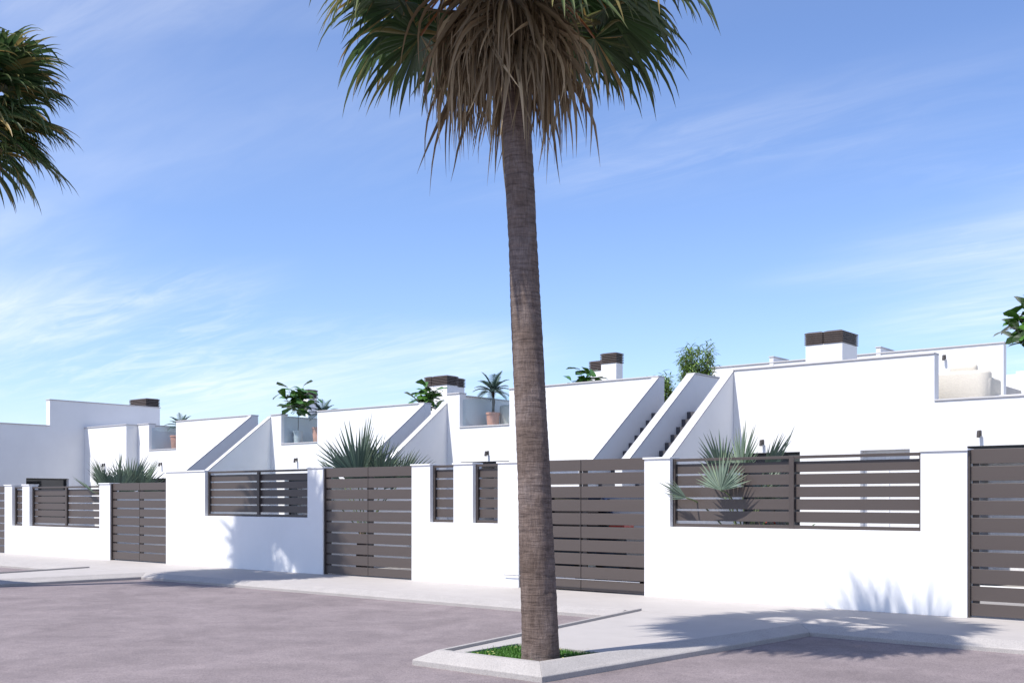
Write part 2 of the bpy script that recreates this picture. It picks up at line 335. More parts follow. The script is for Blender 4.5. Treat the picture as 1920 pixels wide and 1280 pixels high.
for c in sorted(ISL):
    fl, fr, br, bl = isl_edges(c)
    seg_kerb('kerb_stone', (xs_prev, KF), (bl+0.02, KF), PM, kerb, mprev, 0)
    F_, Bk = 7.95, 13.05
    ang = lambda a, b: math.atan2(b[1]-a[1], b[0]-a[0])
    P0, P1, P2, P3 = (bl, Bk), (fl, F_), (fr, F_), (br, KF)
    t01, t12, t23 = ang(P0, P1), ang(P1, P2), ang(P2, P3)
    m1 = math.tan((t12-t01)/2); m2 = math.tan((t23-t12)/2)
    seg_kerb('kerb_stone', P0, P1, PI, kerb, 0, m1)
    seg_kerb('kerb_stone', P1, P2, PI, kerb, m1, m2)
    m3 = math.tan((0-t23)/2)
    seg_kerb('kerb_stone', P2, P3, PI, kerb, m2, m3, PM); mprev = m3
    # paved surface of the build-out round the grass bed
    gx0, gx1, gy0, gy1 = fl+0.36, fr-0.20, 8.20, 9.25
    xs_prev = br
    def lx(y, e0, e1): return e0+(e1-e0)*(y-7.95)/(13.0-7.95)
    L = lambda y: lx(y, fl, bl)+0.245
    Rr = lambda y: lx(y, fr, br)-0.245
    for j, poly in enumerate(([(L(gy1), gy1), (Rr(gy1), gy1), (Rr(13.02), 13.02), (L(13.02), 13.02)], [(L(8.19), 8.19), (gx0, 8.19), (gx0, gy1), (L(gy1), gy1)])):
        sheet('pavement', 'pavement', poly, 0.0, thick=0.15)
    sheet('planting_soil', 'soil', [(gx0-0.02, gy0-0.05), (gx1+0.1, gy0-0.05), (gx1+0.1, gy1+0.02), (gx0-0.02, gy1+0.02)], -0.06)
    # grass
    bm = B(); r = random.Random(5); span = gx1-gx0
    for i in range(9000):
        y = r.uniform(gy0, gy1-0.01); x = r.uniform(gx0+0.01, Rr(y)-0.01); h = r.uniform(0.035, 0.085)*(1.15 if r.random() < 0.15 else 0.9); a = r.uniform(0, 6.28); wd = r.uniform(0.003, 0.006)
        lx_, ly_ = r.gauss(0, 0.022), r.gauss(0, 0.022); ca_, sa_ = math.cos(a)*wd, math.sin(a)*wd; z0 = -0.06
        v0 = bm.verts.new((x-ca_, y-sa_, z0)); v1 = bm.verts.new((x+ca_, y+sa_, z0)); v2 = bm.verts.new((x+lx_*0.4+ca_*0.7, y+ly_*0.4+sa_*0.7, z0+h*0.6)); v3 = bm.verts.new((x+lx_*0.4-ca_*0.7, y+ly_*0.4-sa_*0.7, z0+h*0.6)); v4 = bm.verts.new((x+lx_, y+ly_, z0+h))
        bm.faces.new((v0, v1, v2, v3)); bm.faces.new((v3, v2, v4))
    for i in range(26):
        y = r.uniform(gy0, gy1-0.02); x = r.uniform(gx0+0.02, Rr(y)-0.02); z = r.uniform(0.005, 0.03)
        f = bm.faces.new([bm.verts.new((x+0.011*math.cos(k*1.047), y+0.011*math.sin(k*1.047), z+0.003*(k % 2))) for k in range(6)]); f.material_index = 1
    tag(meshobj('grass', bm, ['grass_blade', 'daisy'], smooth=True), 'short green grass in the palm planting bed', 'grass', kind='stuff')
seg_kerb('kerb_stone', (xs_prev, KF), (300, KF), PM, kerb, mprev, 0)
sheet('pavement', 'pavement', [(-300, KF+0.252), (300, KF+0.252), (300, WALL+0.2), (-300, WALL+0.2)], 0.002, thick=0.15)
# ------------------------------------------------------------------ street walls, gates and slatted panels
WT = 0.26
def bwall(label, x0, x1, H, holes):
    o = empty('boundary_wall', label, 'wall', (x0, WALL, 0), 'white boundary walls along the street')
    tops = [(0, x1-x0, H)]; hs = [(a-x0, b-x0, c, H+1) for a, b, c in holes]
    cellwall('wall_body', 'render_white', o, tops, hs, 0, WT)
    xs = [0]+[q for a, b, c in holes for q in (a-x0, b-x0)]+[x1-x0]
    for a, b in zip(xs[::2], xs[1::2]):
        boxo('coping', 'cap_white', o, a-0.02, b+0.012, -0.022, WT+0.022, H+0.001, H+0.030, 0.004)
    return o
bwall('low white boundary wall with one narrow slit and a wide slatted opening', -31.67, -25.87, 1.99, [(-31.21, -30.59, 0.82), (-30.17, -26.39, 0.82)])
bwall('long white boundary wall between the two gates, dappled by palm shadow', -23.30, -17.47, 2.25, [(-21.68, -17.97, 1.20)])
bwall('white boundary wall with two narrow slatted openings', -14.84, -12.14, 2.25, [(-14.34, -13.73, 1.15), (-13.24, -12.63, 1.15)])
bwall('white boundary wall with palm leaves poking through its wide slatted opening', -9.48, -4.38, 2.25, [(-8.99, -5.00, 1.15)])
SL = {}
def slat(parent, x0, x1, y, z0, z1, name='slat', th=0.024, m='slat'):
    key = (round(x1-x0, 3), round(z1-z0, 3), th, m)
    if key not in SL:
        o = meshobj(name, box(B(), 0, x1-x0, 0, th, 0, z1-z0), m, parent, bevel=0.003); SL[key] = o.data
    else:
        o = bpy.data.objects.new(name, SL[key]); link(o, parent)
    o.location = (x0, y, z0); return o
def panel(label, x0, x1, z0, H, mids, n, name='slat_fence_panel', lap=True):
    """fixed panel: frame of rails and posts with horizontal slats set behind the frame"""
    o = empty(name, label, 'fence panel', (x0, WALL, z0), 'slatted panels in the boundary walls')
    W = x1-x0; Hh = H-z0; fy = 0.085; ft = 0.05
    boxo('post', 'slat_frame', o, 0.002, 0.045, fy, fy+ft, 0.002, Hh, 0.003); boxo('post', 'slat_frame', o, W-0.045, W-0.002, fy, fy+ft, 0.002, Hh, 0.003)
    for m_ in mids: boxo('post', 'slat_frame', o, m_-x0-0.04, m_-x0+0.04, fy, fy+ft, 0.002, Hh, 0.003)
    xs = [0.045]+[q for m_ in mids for q in (m_-x0-0.04, m_-x0+0.04)]+[W-0.045]
    pitch = (Hh-0.045-0.042-0.07)/n; gap = 0.030
    for a, b in zip(xs[::2], xs[1::2]):
        slat(o, a+0.001, b-0.001, fy+0.002, Hh-0.045, Hh-0.001, 'rail', 0.045, 'slat_frame'); slat(o, a+0.001, b-0.001, fy+0.002, 0.004, 0.055, 'rail', 0.045, 'slat_frame')
        for k in range(n):
            zt = Hh-0.045-0.042-k*pitch
            slat(o, a-0.02, b+0.02, fy+0.058, zt-(pitch-gap), zt)
    return o
panel('narrow slatted panel in the slit of the low white wall', -31.21, -30.59, 0.82, 1.95, [], 5)
panel('wide slatted panel in the low wall beside a small gate', -30.17, -26.39, 0.82, 1.95, [-28.28], 5)
panel('wide slatted panel in the palm shaded wall between two gates', -21.68, -17.97, 1.20, 2.25, [-19.78], 5)
panel('narrow slatted panel beside the gate with a fan palm behind it', -14.34, -13.73, 1.15, 2.25, [], 5)
panel('narrow slatted panel next to the gate with the parked car behind', -13.24, -12.63, 1.15, 2.25, [], 5)
panel('wide slatted panel with grey green palm leaves poking through', -8.99, -5.00, 1.15, 2.25, [-6.94], 5)
def gate(label, x0, x1, H, n, pitch, first=0.0):
    o = empty('slatted_gate', label, 'gate', (x0, WALL, 0), 'brown slatted double gates')
    W = x1-x0; mid = W/2; y = 0.07; gap = 0.036
    boxo('gate_post', 'slat_frame', o, 0.003, 0.025, 0.03, 0.13, 0.01, H-0.01, 0.002)
    for a, b in ((0.028, mid-0.006), (mid+0.006, W-0.006)):
        boxo('stile', 'slat_frame', o, a+0.012, a+0.10, y+0.026, y+0.066, 0.04, H-0.02, 0.003)
        boxo('stile', 'slat_frame', o, b-0.05, b-0.006, y+0.026, y+0.066, 0.04, H-0.02, 0.003)
        zt = H
        for k in range(n):
            zb = max(0.03, zt-(pitch-gap))
            slat(o, a, b, y, zb, zt); zt -= pitch
    return o
gate('low slatted gate in front of the tall shaded side wall', -34.4, -31.67, 1.98, 9, 0.2235)
gate('low slatted double gate with a bushy palm rising behind', -25.87, -23.31, 2.01, 9, 0.2235)
gate('tall slatted double gate with a large spiky fan palm above', -17.47, -14.84, 2.25, 10, 0.2285)
g2 = gate('slatted double gate behind the palm trunk, car showing through', -12.14, -9.48, 2.28, 10, 0.2315)
boxo('guide_rail', 'chrome', g2, -0.32, 2.60, -0.05, -0.035, 0.215, 0.232, 0.003)
gate('slatted gate at the bare end pillar, no plants around', -4.38, -1.70, 2.27, 10, 0.2305)

# ------------------------------------------------------------------ houses
FV = 20.0; ST = 0.745
def window(h, x0, x1, z0, z1, y, kind='dark', reveal=0.16):
    """sliding window set back in its opening: frame, sill and panes"""
    w_ = bpy.data.objects.new('window', None); link(w_, h)
    reveal = 1.3 if kind == 'shade' else reveal
    fr = 0.05; yy = y+reveal
    bm = B(); box(bm, x0+0.001, x0+fr, yy, yy+0.06, z0, z1-0.001); box(bm, x1-fr, x1-0.001, yy, yy+0.06, z0, z1-0.001); box(bm, x0+fr, x1-fr, yy+0.001, yy+0.059, z1-fr, z1-0.001); box(bm, x0+fr, x1-fr, yy+0.001, yy+0.059, z0, z0+fr)
    if kind == 'shade': meshobj('shutter_box', box(B(), x0+0.002, x1-0.002, y+0.06, y+0.30, z1-0.13, z1-0.002), 'frame_dark', w_)
    xm = (x0+x1)/2; box(bm, xm-0.03, xm+0.03, yy+0.002, yy+0.058, z0+fr, z1-fr)
    meshobj('frame', bm, 'frame_dark' if kind == 'dark' else 'cap_white', w_)
    for a, b in ((x0+fr, xm-0.03), (xm+0.03, x1-fr)):
        boxo('pane', 'car_glass' if kind == 'dark' else 'curtain', w_, a, b, yy+0.025, yy+0.035, z0+fr, z1-fr)
    return w_
def coping(h, x0, x1, y0, y1, z, ov=0.025): boxo('coping', 'coping', h, x0-ov, x1+ov, y0-ov, y1+ov, z+0.001, z+0.032, 0.004)
def chimney(h, x0, x1, y0, y1, zb, zc, zt, split=None):
    c = bpy.data.objects.new('chimney', None); link(c, h)
    boxo('shaft', 'render_white', c, x0+0.02, x1-0.02, y0+0.02, y1-0.02, zb, zc, 0.006)
    xs = [x0, x1] if split is None else [x0, split-0.008, split+0.008, x1]
    for a, b in zip(xs[::2], xs[1::2]):
        boxo('cap_core', 'frame_dark', c, a+0.05, b-0.05, y0+0.05, y1-0.05, zc, zt-0.02)
        n = 5; ph = (zt-zc-0.06)/n
        for k in range(n):
            z0 = zc+0.008+k*ph; bm = B()
            A = [(a, y0, z0), (b, y0, z0), (b, y1, z0), (a, y1, z0)]; i_ = 0.05
            Bt = [(a+i_, y0+i_, z0+ph*0.95), (b-i_, y0+i_, z0+ph*0.95), (b-i_, y1-i_, z0+ph*0.95), (a+i_, y1-i_, z0+ph*0.95)]
            va = [bm.verts.new(p) for p in A]; vm = [bm.verts.new((p[0], p[1], p[2]+ph*0.45)) for p in A]; vb = [bm.verts.new(p) for p in Bt]
            bm.faces.new(va[::-1]); bm.faces.new(vb)
            for s, t in ((va, vm), (vm, vb)):
                for q in range(4): bm.faces.new((s[q], s[(q+1) % 4], t[(q+1) % 4], t[q]))
            meshobj('louvre', bm, 'louvre', c)
        bm = B(); zc2 = zt-0.055
        va = [bm.verts.new(p) for p in ((a, y0, zc2), (b, y0, zc2), (b, y1, zc2), (a, y1, zc2))]; vm = [bm.verts.new((v_.co.x, v_.co.y, zc2+0.03)) for v_ in va]
        vb = [bm.verts.new(p) for p in ((a+0.06, y0+0.06, zt), (b-0.06, y0+0.06, zt), (b-0.06, y1-0.06, zt), (a+0.06, y1-0.06, zt))]
        bm.faces.new(va[::-1]); bm.faces.new(vb)
        for s, t in ((va, vm), (vm, vb)):
            for q in range(4): bm.faces.new((s[q], s[(q+1) % 4], t[(q+1) % 4], t[q]))
        meshobj('cap_lid', bm, 'louvre', c)
    return c
def stair_wall(h, x0, x1, z, back):
    yf = 17.25; zf = z-(FV-yf)*ST
    poly = [(yf, 0), (yf, zf), (FV, z), (back, z), (back, 0)] if back > FV else [(yf, 0), (yf, zf), (FV, z), (FV, 0)]
    o = meshobj('stair_wall', prism(B(), poly, x0, x1, 'x'), 'render_white', h, bevel=0.006)
    L_ = math.hypot(FV-yf, z-zf)
    # thin trim along both upper edges
    for xa, xb in ((x0-0.012, x0+0.004), (x1-0.004, x1+0.012)):
        q = [(yf, zf-0.030), (yf, zf+0.008), (FV, z+0.008), (FV, z-0.030)]
        meshobj('edge_trim', prism(B(), q, xa, xb, 'x'), 'coping', h)
    if back > FV+0.05: coping(h, x0, x1, FV+0.03, back, z, 0.02)
    return o
STEP = None
def stairs(h, x0, x1, ztop, n=10):
    key = round(x1-x0, 3)
    for k in range(n):
        z1 = ztop-0.17*k; v0 = 19.70-0.222*k
        boxo('step', 'stair_dark', h, x0+0.003, x1-0.003, v0, min(v0+0.50, 20.18) if k else 20.6, z1-0.168, z1)
    v0 = 19.70-0.222*(n-1); zb = ztop-0.17*n
    meshobj('stair_base', prism(B(), [(v0+0.01, 0), (v0+0.01, zb), (20.2, ztop-0.36), (20.6, ztop-0.36), (20.6, 0)], x0+0.002, x1-0.002, 'x'), 'render_white', h)
def house(label, tops, zroof, holes, x_back=30.0, partition=True, glass=None):
    x0 = tops[0][0]; x1 = tops[-1][1]
    h = empty('house', label, 'house', (0, 0, 0), 'white houses with roof terraces')
    cellwall('front_wall', 'render_white', h, tops, [t[:4] for t in holes], FV, FV+0.24)
    for a, b, z in tops: coping(h, a+0.02, b-0.02, FV, FV+0.24, z, 0.022)
    boxo('roof_slab', 'roof_grey', h, x0+0.02, x1-0.02, FV+0.245, x_back, zroof-0.30, zroof)
    boxo('side_wall', 'render_white', h, x0+0.002, x0+0.22, FV+0.245, x_back, 0, zroof-0.305); boxo('side_wall', 'render_white', h, x1-0.22, x1-0.002, FV+0.245, x_back, 0, zroof-0.305)
    boxo('back_wall', 'render_white', h, x0+0.002, x1-0.002, x_back+0.002, x_back+0.22, 0, zroof+0.35)
    boxo('room_wall', 'render_white', h, x0+0.23, x1-0.23, FV+1.6, FV+1.7, 0, zroof-0.31)
    for x in holes: window(h, *x[:4], FV, x[4])
    if glass: boxo('balustrade_pane', 'glass', h, glass[0]+0.004, glass[1]-0.004, FV+0.11, FV+0.122, glass[2]+0.035, glass[3])
    return h
# house D, far left in the row
hD = house('white house adjoining the tall shaded side wall with stepped parapet', [(-32.63, -31.95, 4.09), (-31.95, -30.39, 3.21), (-30.39, -26.44, 4.10)], 3.10, [(-32.31, -30.2, 0.05, 2.28, 'dark'), (-29.5, -27.4, 0.05, 2.28, 'dark')], glass=(-31.95, -30.39, 3.21, 3.98))
boxo('partition_wall', 'render_white', hD, -32.20, -31.98, FV+0.245, 26, 3.10, 4.04, 0.006); coping(hD, -32.20, -31.98, FV+0.27, 26, 4.04, 0.02)
bm = box(B(), -35.3, -32.63, 19.58, 26, 0, 4.07); meshobj('annex', bm, 'render_white', hD, bevel=0.006); coping(hD, -35.28, -32.63, 19.58, 26, 4.07)
stair_wall(hD, -26.60, -26.44, 4.10, 20.0); stairs(hD, -26.44, -25.69, 3.16)
# house C
hC = house('white house whose terrace holds a broad leaved plant in pale pot', [(-25.53, -25.05, 4.06), (-25.05, -23.45, 3.19), (-23.45, -19.25, 4.06)], 3.08, [(-24.9, -22.9, 0.05, 2.30, 'dark'), (-22.2, -20.3, 0.05, 2.30, 'dark')], glass=(-25.05, -23.45, 3.19, 4.0))
boxo('partition_wall', 'render_white', hC, -25.50, -25.10, FV+0.245, 27, 3.08, 4.00, 0.006); coping(hC, -25.50, -25.10, FV+0.27, 27, 4.00, 0.02)
stair_wall(hC, -19.41, -19.25, 4.06, 20.0); stair_wall(hC, -25.69, -25.53, 4.02, 20.26); stairs(hC, -19.25, -18.62, 3.16)
chimney(hC, -22.16, -21.23, 23, 23.5, 3.0, 4.93, 5.22, -21.86); chimney(hC, -22.75, -21.85, 24.1, 24.5, 3.0, 5.0, 5.28)
# house B
hB = house('white house with a palm in terracotta pot on its terrace', [(-18.46, -18.03, 4.24), (-18.03, -16.42, 3.38), (-16.42, -12.23, 4.24)], 3.26, [(-18.0, -16.42, 0.05, 2.52, 'shade'), (-15.4, -13.3, 0.05, 2.45, 'light')], glass=(-18.03, -16.42, 3.38, 4.1))
boxo('partition_wall', 'render_white', hB, -18.43, -18.08, FV+0.245, 28, 3.26, 4.19, 0.006); coping(hB, -18.43, -18.08, FV+0.27, 28, 4.19, 0.02)
stair_wall(hB, -18.62, -18.46, 4.03, 20.26); stair_wall(hB, -12.39, -12.23, 4.24, 20.0); stairs(hB, -12.23, -11.53, 3.44)
chimney(hB, -16.52, -15.99, 24, 24.36, 3.2, 5.25, 5.54); chimney(hB, -18.30, -17.72, 26, 26.4, 3.2, 5.37, 5.67)
# house A
hA = house('white house with a pale sofa on its open terrace', [(-10.44, -6.39, 4.24), (-6.39, -2.6, 3.38), (-2.6, -2.2, 4.24)], 3.26, [(-10.30, -8.99, 0.05, 2.53, 'dark'), (-7.77, -6.84, 0.05, 2.52, 'light'), (-5.82, -3.9, 0.05, 2.54, 'shade')])
stair_wall(hA, -10.62, -10.44, 4.24, 20.05); stair_wall(hA, -11.53, -11.36, 4.24, 22.6); stairs(hA, -11.36, -10.62, 3.42)
chimney(hA, -10.23, -9.33, 23, 23.9, 3.2, 5.07, 5.36, -9.79)
# house E: tall blank side wall on the left
hE = empty('house', 'tall lavender shaded house side wall with a stepped parapet', 'house', (0, 0, 0), 'white houses with roof terraces')
def side(name, m, xa, xb, ytop, holes, parent):   # wall in the YZ plane, built in XZ and turned
    o = cellwall(name, m, parent, [(-b, -a, z) for a, b, z in ytop], [(-b, -a, c, d) for a, b, c, d in holes], 0, xb-xa)
    o.rotation_euler = (0, 0, R(-90)); o.location = (xa, 0, 0); return o
o = side('side_wall', 'render_white', -35.55, -35.3, [(15.5, 18.32, 4.08), (18.32, 22.55, 4.97)], [(17.5, 19.0, 0.9, 2.30)], hE)
boxo('coping', 'coping', hE, -35.575, -35.275, 15.48, 18.31, 4.081, 4.112, 0.004); boxo('coping', 'coping', hE, -35.575, -35.275, 18.30, 22.575, 4.971, 5.002, 0.004)
boxo('front_wall', 'render_white', hE, -42, -35.56, 15.5, 15.74, 0, 4.08, 0.006); boxo('roof_slab', 'roof_grey', hE, -42, -35.56, 15.75, 22.3, 3.1, 3.4)
boxo('back_wall', 'render_white', hE, -42, -35.56, 22.31, 22.55, 0, 3.9, 0.006)
wE = bpy.data.objects.new('window', None); link(wE, hE); boxo('pane', 'car_glass', wE, -35.50, -35.49, 17.55, 18.95, 0.95, 2.25)
bm = B(); box(bm, -35.53, -35.46, 17.502, 17.55, 0.902, 2.298); box(bm, -35.53, -35.46, 18.95, 18.998, 0.902, 2.298); box(bm, -35.53, -35.46, 17.55, 18.95, 2.25, 2.298); box(bm, -35.53, -35.46, 17.55, 18.95, 0.902, 0.95); meshobj('frame', bm, 'frame_dark', wE)
chimney(hE, -38.13, -36.95, 23.0, 23.6, 0, 5.13, 5.48)
# chimney of house D seen between fig tree and palm
chimney(hD, -29.10, -28.61, 24.0, 24.43, 3.0, 5.07, 5.36)
# house F: taller neighbour behind house A
hF = empty('house', 'taller white house with long plain parapet rising behind the sofa terrace', 'house', (0, 0, 0), 'white houses with roof terraces')
boxo('front_wall', 'render_white', hF, -13.67, -6.51, 25.0, 25.22, 0, 5.01, 0.006); coping(hF, -13.67, -6.51, 25.0, 25.22, 5.01)
for a in (-12.04, -9.33): boxo('parapet_stub', 'render_white', hF, a, a+0.11, 24.98, 25.85, 3.3, 5.15, 0.006); coping(hF, a, a+0.11, 24.98, 25.85, 5.15, 0.015)
boxo('roof_slab', 'roof_grey', hF, -13.6, -6.55, 25.23, 32, 3.8, 4.1); boxo('side_wall', 'render_white', hF, -6.75, -6.55, 25.23, 32, 0, 3.79); boxo('side_wall', 'render_white', hF, -13.6, -13.4, 25.23, 32, 0, 3.79); boxo('back_wall', 'render_white', hF, -13.67, -6.51, 32.01, 32.2, 0, 5.01)
boxo('terrace_wall', 'render_white', hF, -7.4, -6.68, 27.0, 27.2, 4.11, 4.53, 0.006)
boxo('terrace_wall', 'render_white', hF, -6.66, -2.0, 26.6, 26.8, 0, 4.55, 0.006)
for hh, xa, xb, zt in ((hD, -26.60, -26.44, 1.78), (hB, -18.62, -18.46, 1.95)):
    boxo('garden_wall', 'render_white', hh, xa, xb, WALL+WT+0.005, 17.245, 0, zt, 0.006)
# ------------------------------------------------------------------ wall lamps
def lamp(x, y, z, label):
    o = empty('wall_lamp', label, 'wall lamp', (x, y, z), 'dark wall lamps on the facades')
    boxo('back_plate', 'lamp_dark', o, -0.025, 0.025, -0.02, -0.001, -0.06, 0.04, 0.004)
    boxo('arm', 'lamp_dark', o, -0.015, 0.015, -0.07, -0.022, -0.02, 0.01)
    bm = lathe(B(), [(0.029, 0), (0.032, 0.005), (0.032, 0.11), (0.027, 0.117)], 16); bmesh.ops.rotate(bm, verts=bm.verts, cent=(0, 0, 0), matrix=Matrix.Rotation(R(-12), 3, 'X')); bmesh.ops.translate(bm, verts=bm.verts, vec=(0, -0.10, -0.09))
    meshobj('lamp_shade', bm, 'lamp_dark', o)
lamp(-5.60, FV, 2.78, 'small dark wall lamp under the terrace with the sofa')
lamp(-9.78, FV, 2.76, 'small dark wall lamp half hidden by palm spears')
lamp(-17.09, FV, 2.74, 'small dark wall lamp under the potted palm terrace')
lamp(-24.33, FV, 2.74, 'small dark wall lamp below the broad leaved potted plant')
lamp(-31.21, FV, 2.76, 'small dark wall lamp above the low gate beside the bushy palm')
lamp(-33.98, 19.58, 2.78, 'small dark wall lamp above the bushy palm on the annex wall')
lamp(-7.76, 25.0, 4.82, 'small dark wall lamp high on the wall behind the sofa')
# ------------------------------------------------------------------ vegetation builders
def grow_strip(bm, lay, p, d, n, L, wfun, steps, bend, rnd, fold=0.25, mi=0, curl=0.0):
    """one leaf segment: a folded strip that starts at p in direction d and bends down under its weight"""
    p = Vector(p); d = Vector(d).normalized(); n = Vector(n); prev = None; dl = L/steps
    for k in range(steps+1):
        t = k/steps; wd = wfun(t)*0.5; s = n.cross(d)
        if s.length < 1e-4: s = Vector((1, 0, 0))
        s.normalize(); nn = d.cross(s)
        row = [bm.verts.new(p - s*wd + nn*wd*fold), bm.verts.new(p - nn*wd*fold), bm.verts.new(p + s*wd + nn*wd*fold)]
        if prev:
            for a in (0, 1):
                f = bm.faces.new((prev[a], prev[a+1], row[a+1], row[a])); f.material_index = mi
                for lo, tt in zip(f.loops, (t-1/steps, t-1/steps, t, t)): lo[lay] = (max(tt, 0), rnd, 0, 1)
        prev = row; p = p + d*dl
        g = bend(t); d = (d + Vector((0, 0, -1))*g + s*curl*t).normalized(); n = nn
def frond_mesh(name, parent, base, az, el, pet, Lb, nseg, span, mats, droop, pdroop, r, width=1.0, stiff=0.45, roll=0.0, cone=0.15, join=0.42, prad=0.016, kink=0.0, curl=0.0, lenvar=0.12, at=None, steps=7, fold=0.25, side_len=0.35):
    bm = B(); lay = bm.loops.layers.float_color.new('leafdata')
    d = Vector((math.cos(az)*math.cos(el), math.sin(az)*math.cos(el), math.sin(el))); p = Vector(base); pts = [p.copy()]; K = 8
    for k in range(K):
        p = p + d*(pet/K); pts.append(p.copy()); d = (d + Vector((0, 0, -1))*pdroop/K*(0.4+1.2*k/K)).normalized()
    if pet > 0.02: tube(bm, pts, [prad*(1.25-0.5*k/K) for k in range(K+1)], 6, True, 1)
    for f in bm.faces:
        for lo in f.loops: lo[lay] = (0.2, 0.5, 0, 1)
    s = d.cross(Vector((0, 0, 1))); s = Vector((math.sin(az), -math.cos(az), 0)) if s.length < 0.05 else s.normalized()
    n = s.cross(d).normalized()
    if roll: q = Matrix.Rotation(roll, 3, d); s = q @ s; n = q @ n
    dth = span/nseg
    for i in range(nseg):
        th = -span/2+dth*(i+0.5)+r.gauss(0, dth*0.10); L = Lb*(1-side_len*(abs(th)/(span/2))**2)*(1+r.gauss(0, lenvar)); rnd = r.random()
        dd = d*math.cos(th)+s*math.sin(th)+n*cone*math.cos(th*0.5)*r.uniform(0.6, 1.3)
        nseg_n = n - dd.normalized()*n.dot(dd.normalized())
        wmax = 2*L*join*math.tan(dth/2)*1.08*width
        def wf(t, wmax=wmax, j=join):
            return 0.004+wmax*(t/j) if t < j else max(0.0015, wmax*(1-((t-j)/(1-j))**1.15))
        dr = droop*r.uniform(0.55, 1.5); kp = r.uniform(0.45, 0.75) if r.random() < kink else 2.0
        def bend(t, dr=dr, kp=kp): return dr*max(0, t-stiff*0.6)**1.2 + (1.1 if abs(t-kp) < 0.5/steps else 0)
        grow_strip(bm, lay, p, dd, nseg_n, L, wf, steps, bend, rnd, fold, 0, r.gauss(0, curl))
    bmesh.ops.translate(bm, verts=bm.verts, vec=-Vector(base))
    me = bpy.data.meshes.new(name); bm.to_mesh(me); bm.free()
    for x in mats: me.materials.append(MATS[x])
    for q in me.polygons: q.use_smooth = True
    o = bpy.data.objects.new(name, me); link(o, parent); o.location = base; return o
def palm_trunk(parent, H, r0, r1, lean, seed):
    bm = B(); nr, ns = 330, 56; rings = []
    for k in range(nr+1):
        t = k/nr; z = -0.10+t*(H+0.10); rr = r0+(r1-r0)*t**0.8 + 0.020*math.exp(-max(z, 0)*3.5)
        cx = lean[0]*t**1.15; cy = lean[1]*t**1.15
        ringz = noise.noise(Vector((0.0, seed, z*17.0)))*0.0045 + noise.noise(Vector((3.0, seed, z*46.0)))*0.003; row = []
        for i in range(ns):
            a = 2*math.pi*i/ns
            q = Vector((math.cos(a)*1.6, math.sin(a)*1.6+seed, z*1.3)); q2 = Vector((math.cos(a)*5+seed, math.sin(a)*5, z*14))
            rad = rr + ringz + noise.noise(q)*0.010 + noise.noise(q2)*0.0042
            row.append(bm.verts.new((cx+math.cos(a)*rad, cy+math.sin(a)*rad, z)))
        rings.append(row)
    for a, b in zip(rings, rings[1:]):
        for i in range(ns): bm.faces.new((a[i], a[(i+1) % ns], b[(i+1) % ns], b[i]))
    bm.faces.new(rings[-1])
    return meshobj('trunk', bm, 'palm_trunk', parent, smooth=True)
def fan_palm(label, loc, H, r0, r1, lean, seed, greens, deads, gl=0.98, explicit=()):
    o = empty('fan_palm', label, 'palm tree', loc, 'tall street palms'); r = random.Random(seed)
    palm_trunk(o, H, r0, r1, lean, seed)
    top = Vector((lean[0], lean[1], H))
    # old leaf bases wrapped round the crown shaft
    bm = B()
    for k in range(46):
        a = k*2.4+r.uniform(-0.2, 0.2); z = H-0.85+k*0.024; rad = r1*1.02+0.02; wv = 0.055
        c = top+Vector((math.cos(a)*rad, math.sin(a)*rad, z-H)); t = Vector((-math.sin(a), math.cos(a), 0)); out = Vector((math.cos(a), math.sin(a), 0))
        q = [c-t*wv-out*0.03, c+t*wv-out*0.03, c+t*wv*0.7+out*0.055+Vector((0, 0, 0.20)), c-t*wv*0.7+out*0.055+Vector((0, 0, 0.20))]
        vv = [bm.verts.new(x) for x in q]; v2 = [bm.verts.new(x+out*0.02) for x in q]
        bm.faces.new(vv); bm.faces.new(v2[::-1])
        for i in range(4): bm.faces.new((vv[i], v2[i], v2[(i+1) % 4], vv[(i+1) % 4]))
    meshobj('leaf_base', bm, 'palm_trunk', o)
    for k in range(deads):
        a = k*2.39996+r.uniform(-0.3, 0.3); t = k/deads; z = H-0.66+0.50*t
        base = (top.x+math.cos(a)*r1*0.9, top.y+math.sin(a)*r1*0.9, z)
        frond_mesh('dead_frond', o, base, a, R(r.uniform(-50, -5)), r.uniform(0.30, 0.60), r.uniform(0.72, 1.12), 24, R(r.uniform(130, 190)), ('palm_dead', 'petiole'), r.uniform(1.2, 2.4), r.uniform(2.0, 3.2), r, 0.82, 0.05, r.uniform(-0.8, 0.8), r.uniform(0.0, 0.5), 0.36, 0.012, 0.55, 0.30, 0.26, steps=9, fold=0.5)
    for k in range(greens):
        a = k*2.39996+1.0+r.uniform(-0.25, 0.25); t = k/max(1, greens-1); z = H-0.20+0.24*t; el = R(-22+84*t**0.85+r.uniform(-8, 8))
        base = (top.x+math.cos(a)*r1*0.7, top.y+math.sin(a)*r1*0.7, z)
        frond_mesh('frond', o, base, a, el, r.uniform(0.85, 1.15), gl*r.uniform(0.85, 1.1), 32, R(r.uniform(205, 240)), ('palm_green', 'petiole'), r.uniform(0.7, 1.25), r.uniform(0.5, 1.0), r, 1.08, 0.50, r.uniform(-0.35, 0.35), r.uniform(0.05, 0.25), 0.54, 0.016, 0.16, 0.04, 0.09, steps=9, fold=0.35)
    for (a, el, z, pet, L, pd, dr) in explicit:
        base = (top.x+math.cos(a)*r1*0.7, top.y+math.sin(a)*r1*0.7, z)
        frond_mesh('frond', o, base, a, el, pet, L, 34, R(220), ('palm_green', 'petiole'), dr*2.2, pd, r, 1.08, 0.50, r.uniform(-0.3, 0.3), 0.12, 0.54, 0.016, 0.16, 0.04, 0.09, steps=9, fold=0.35)
    return o
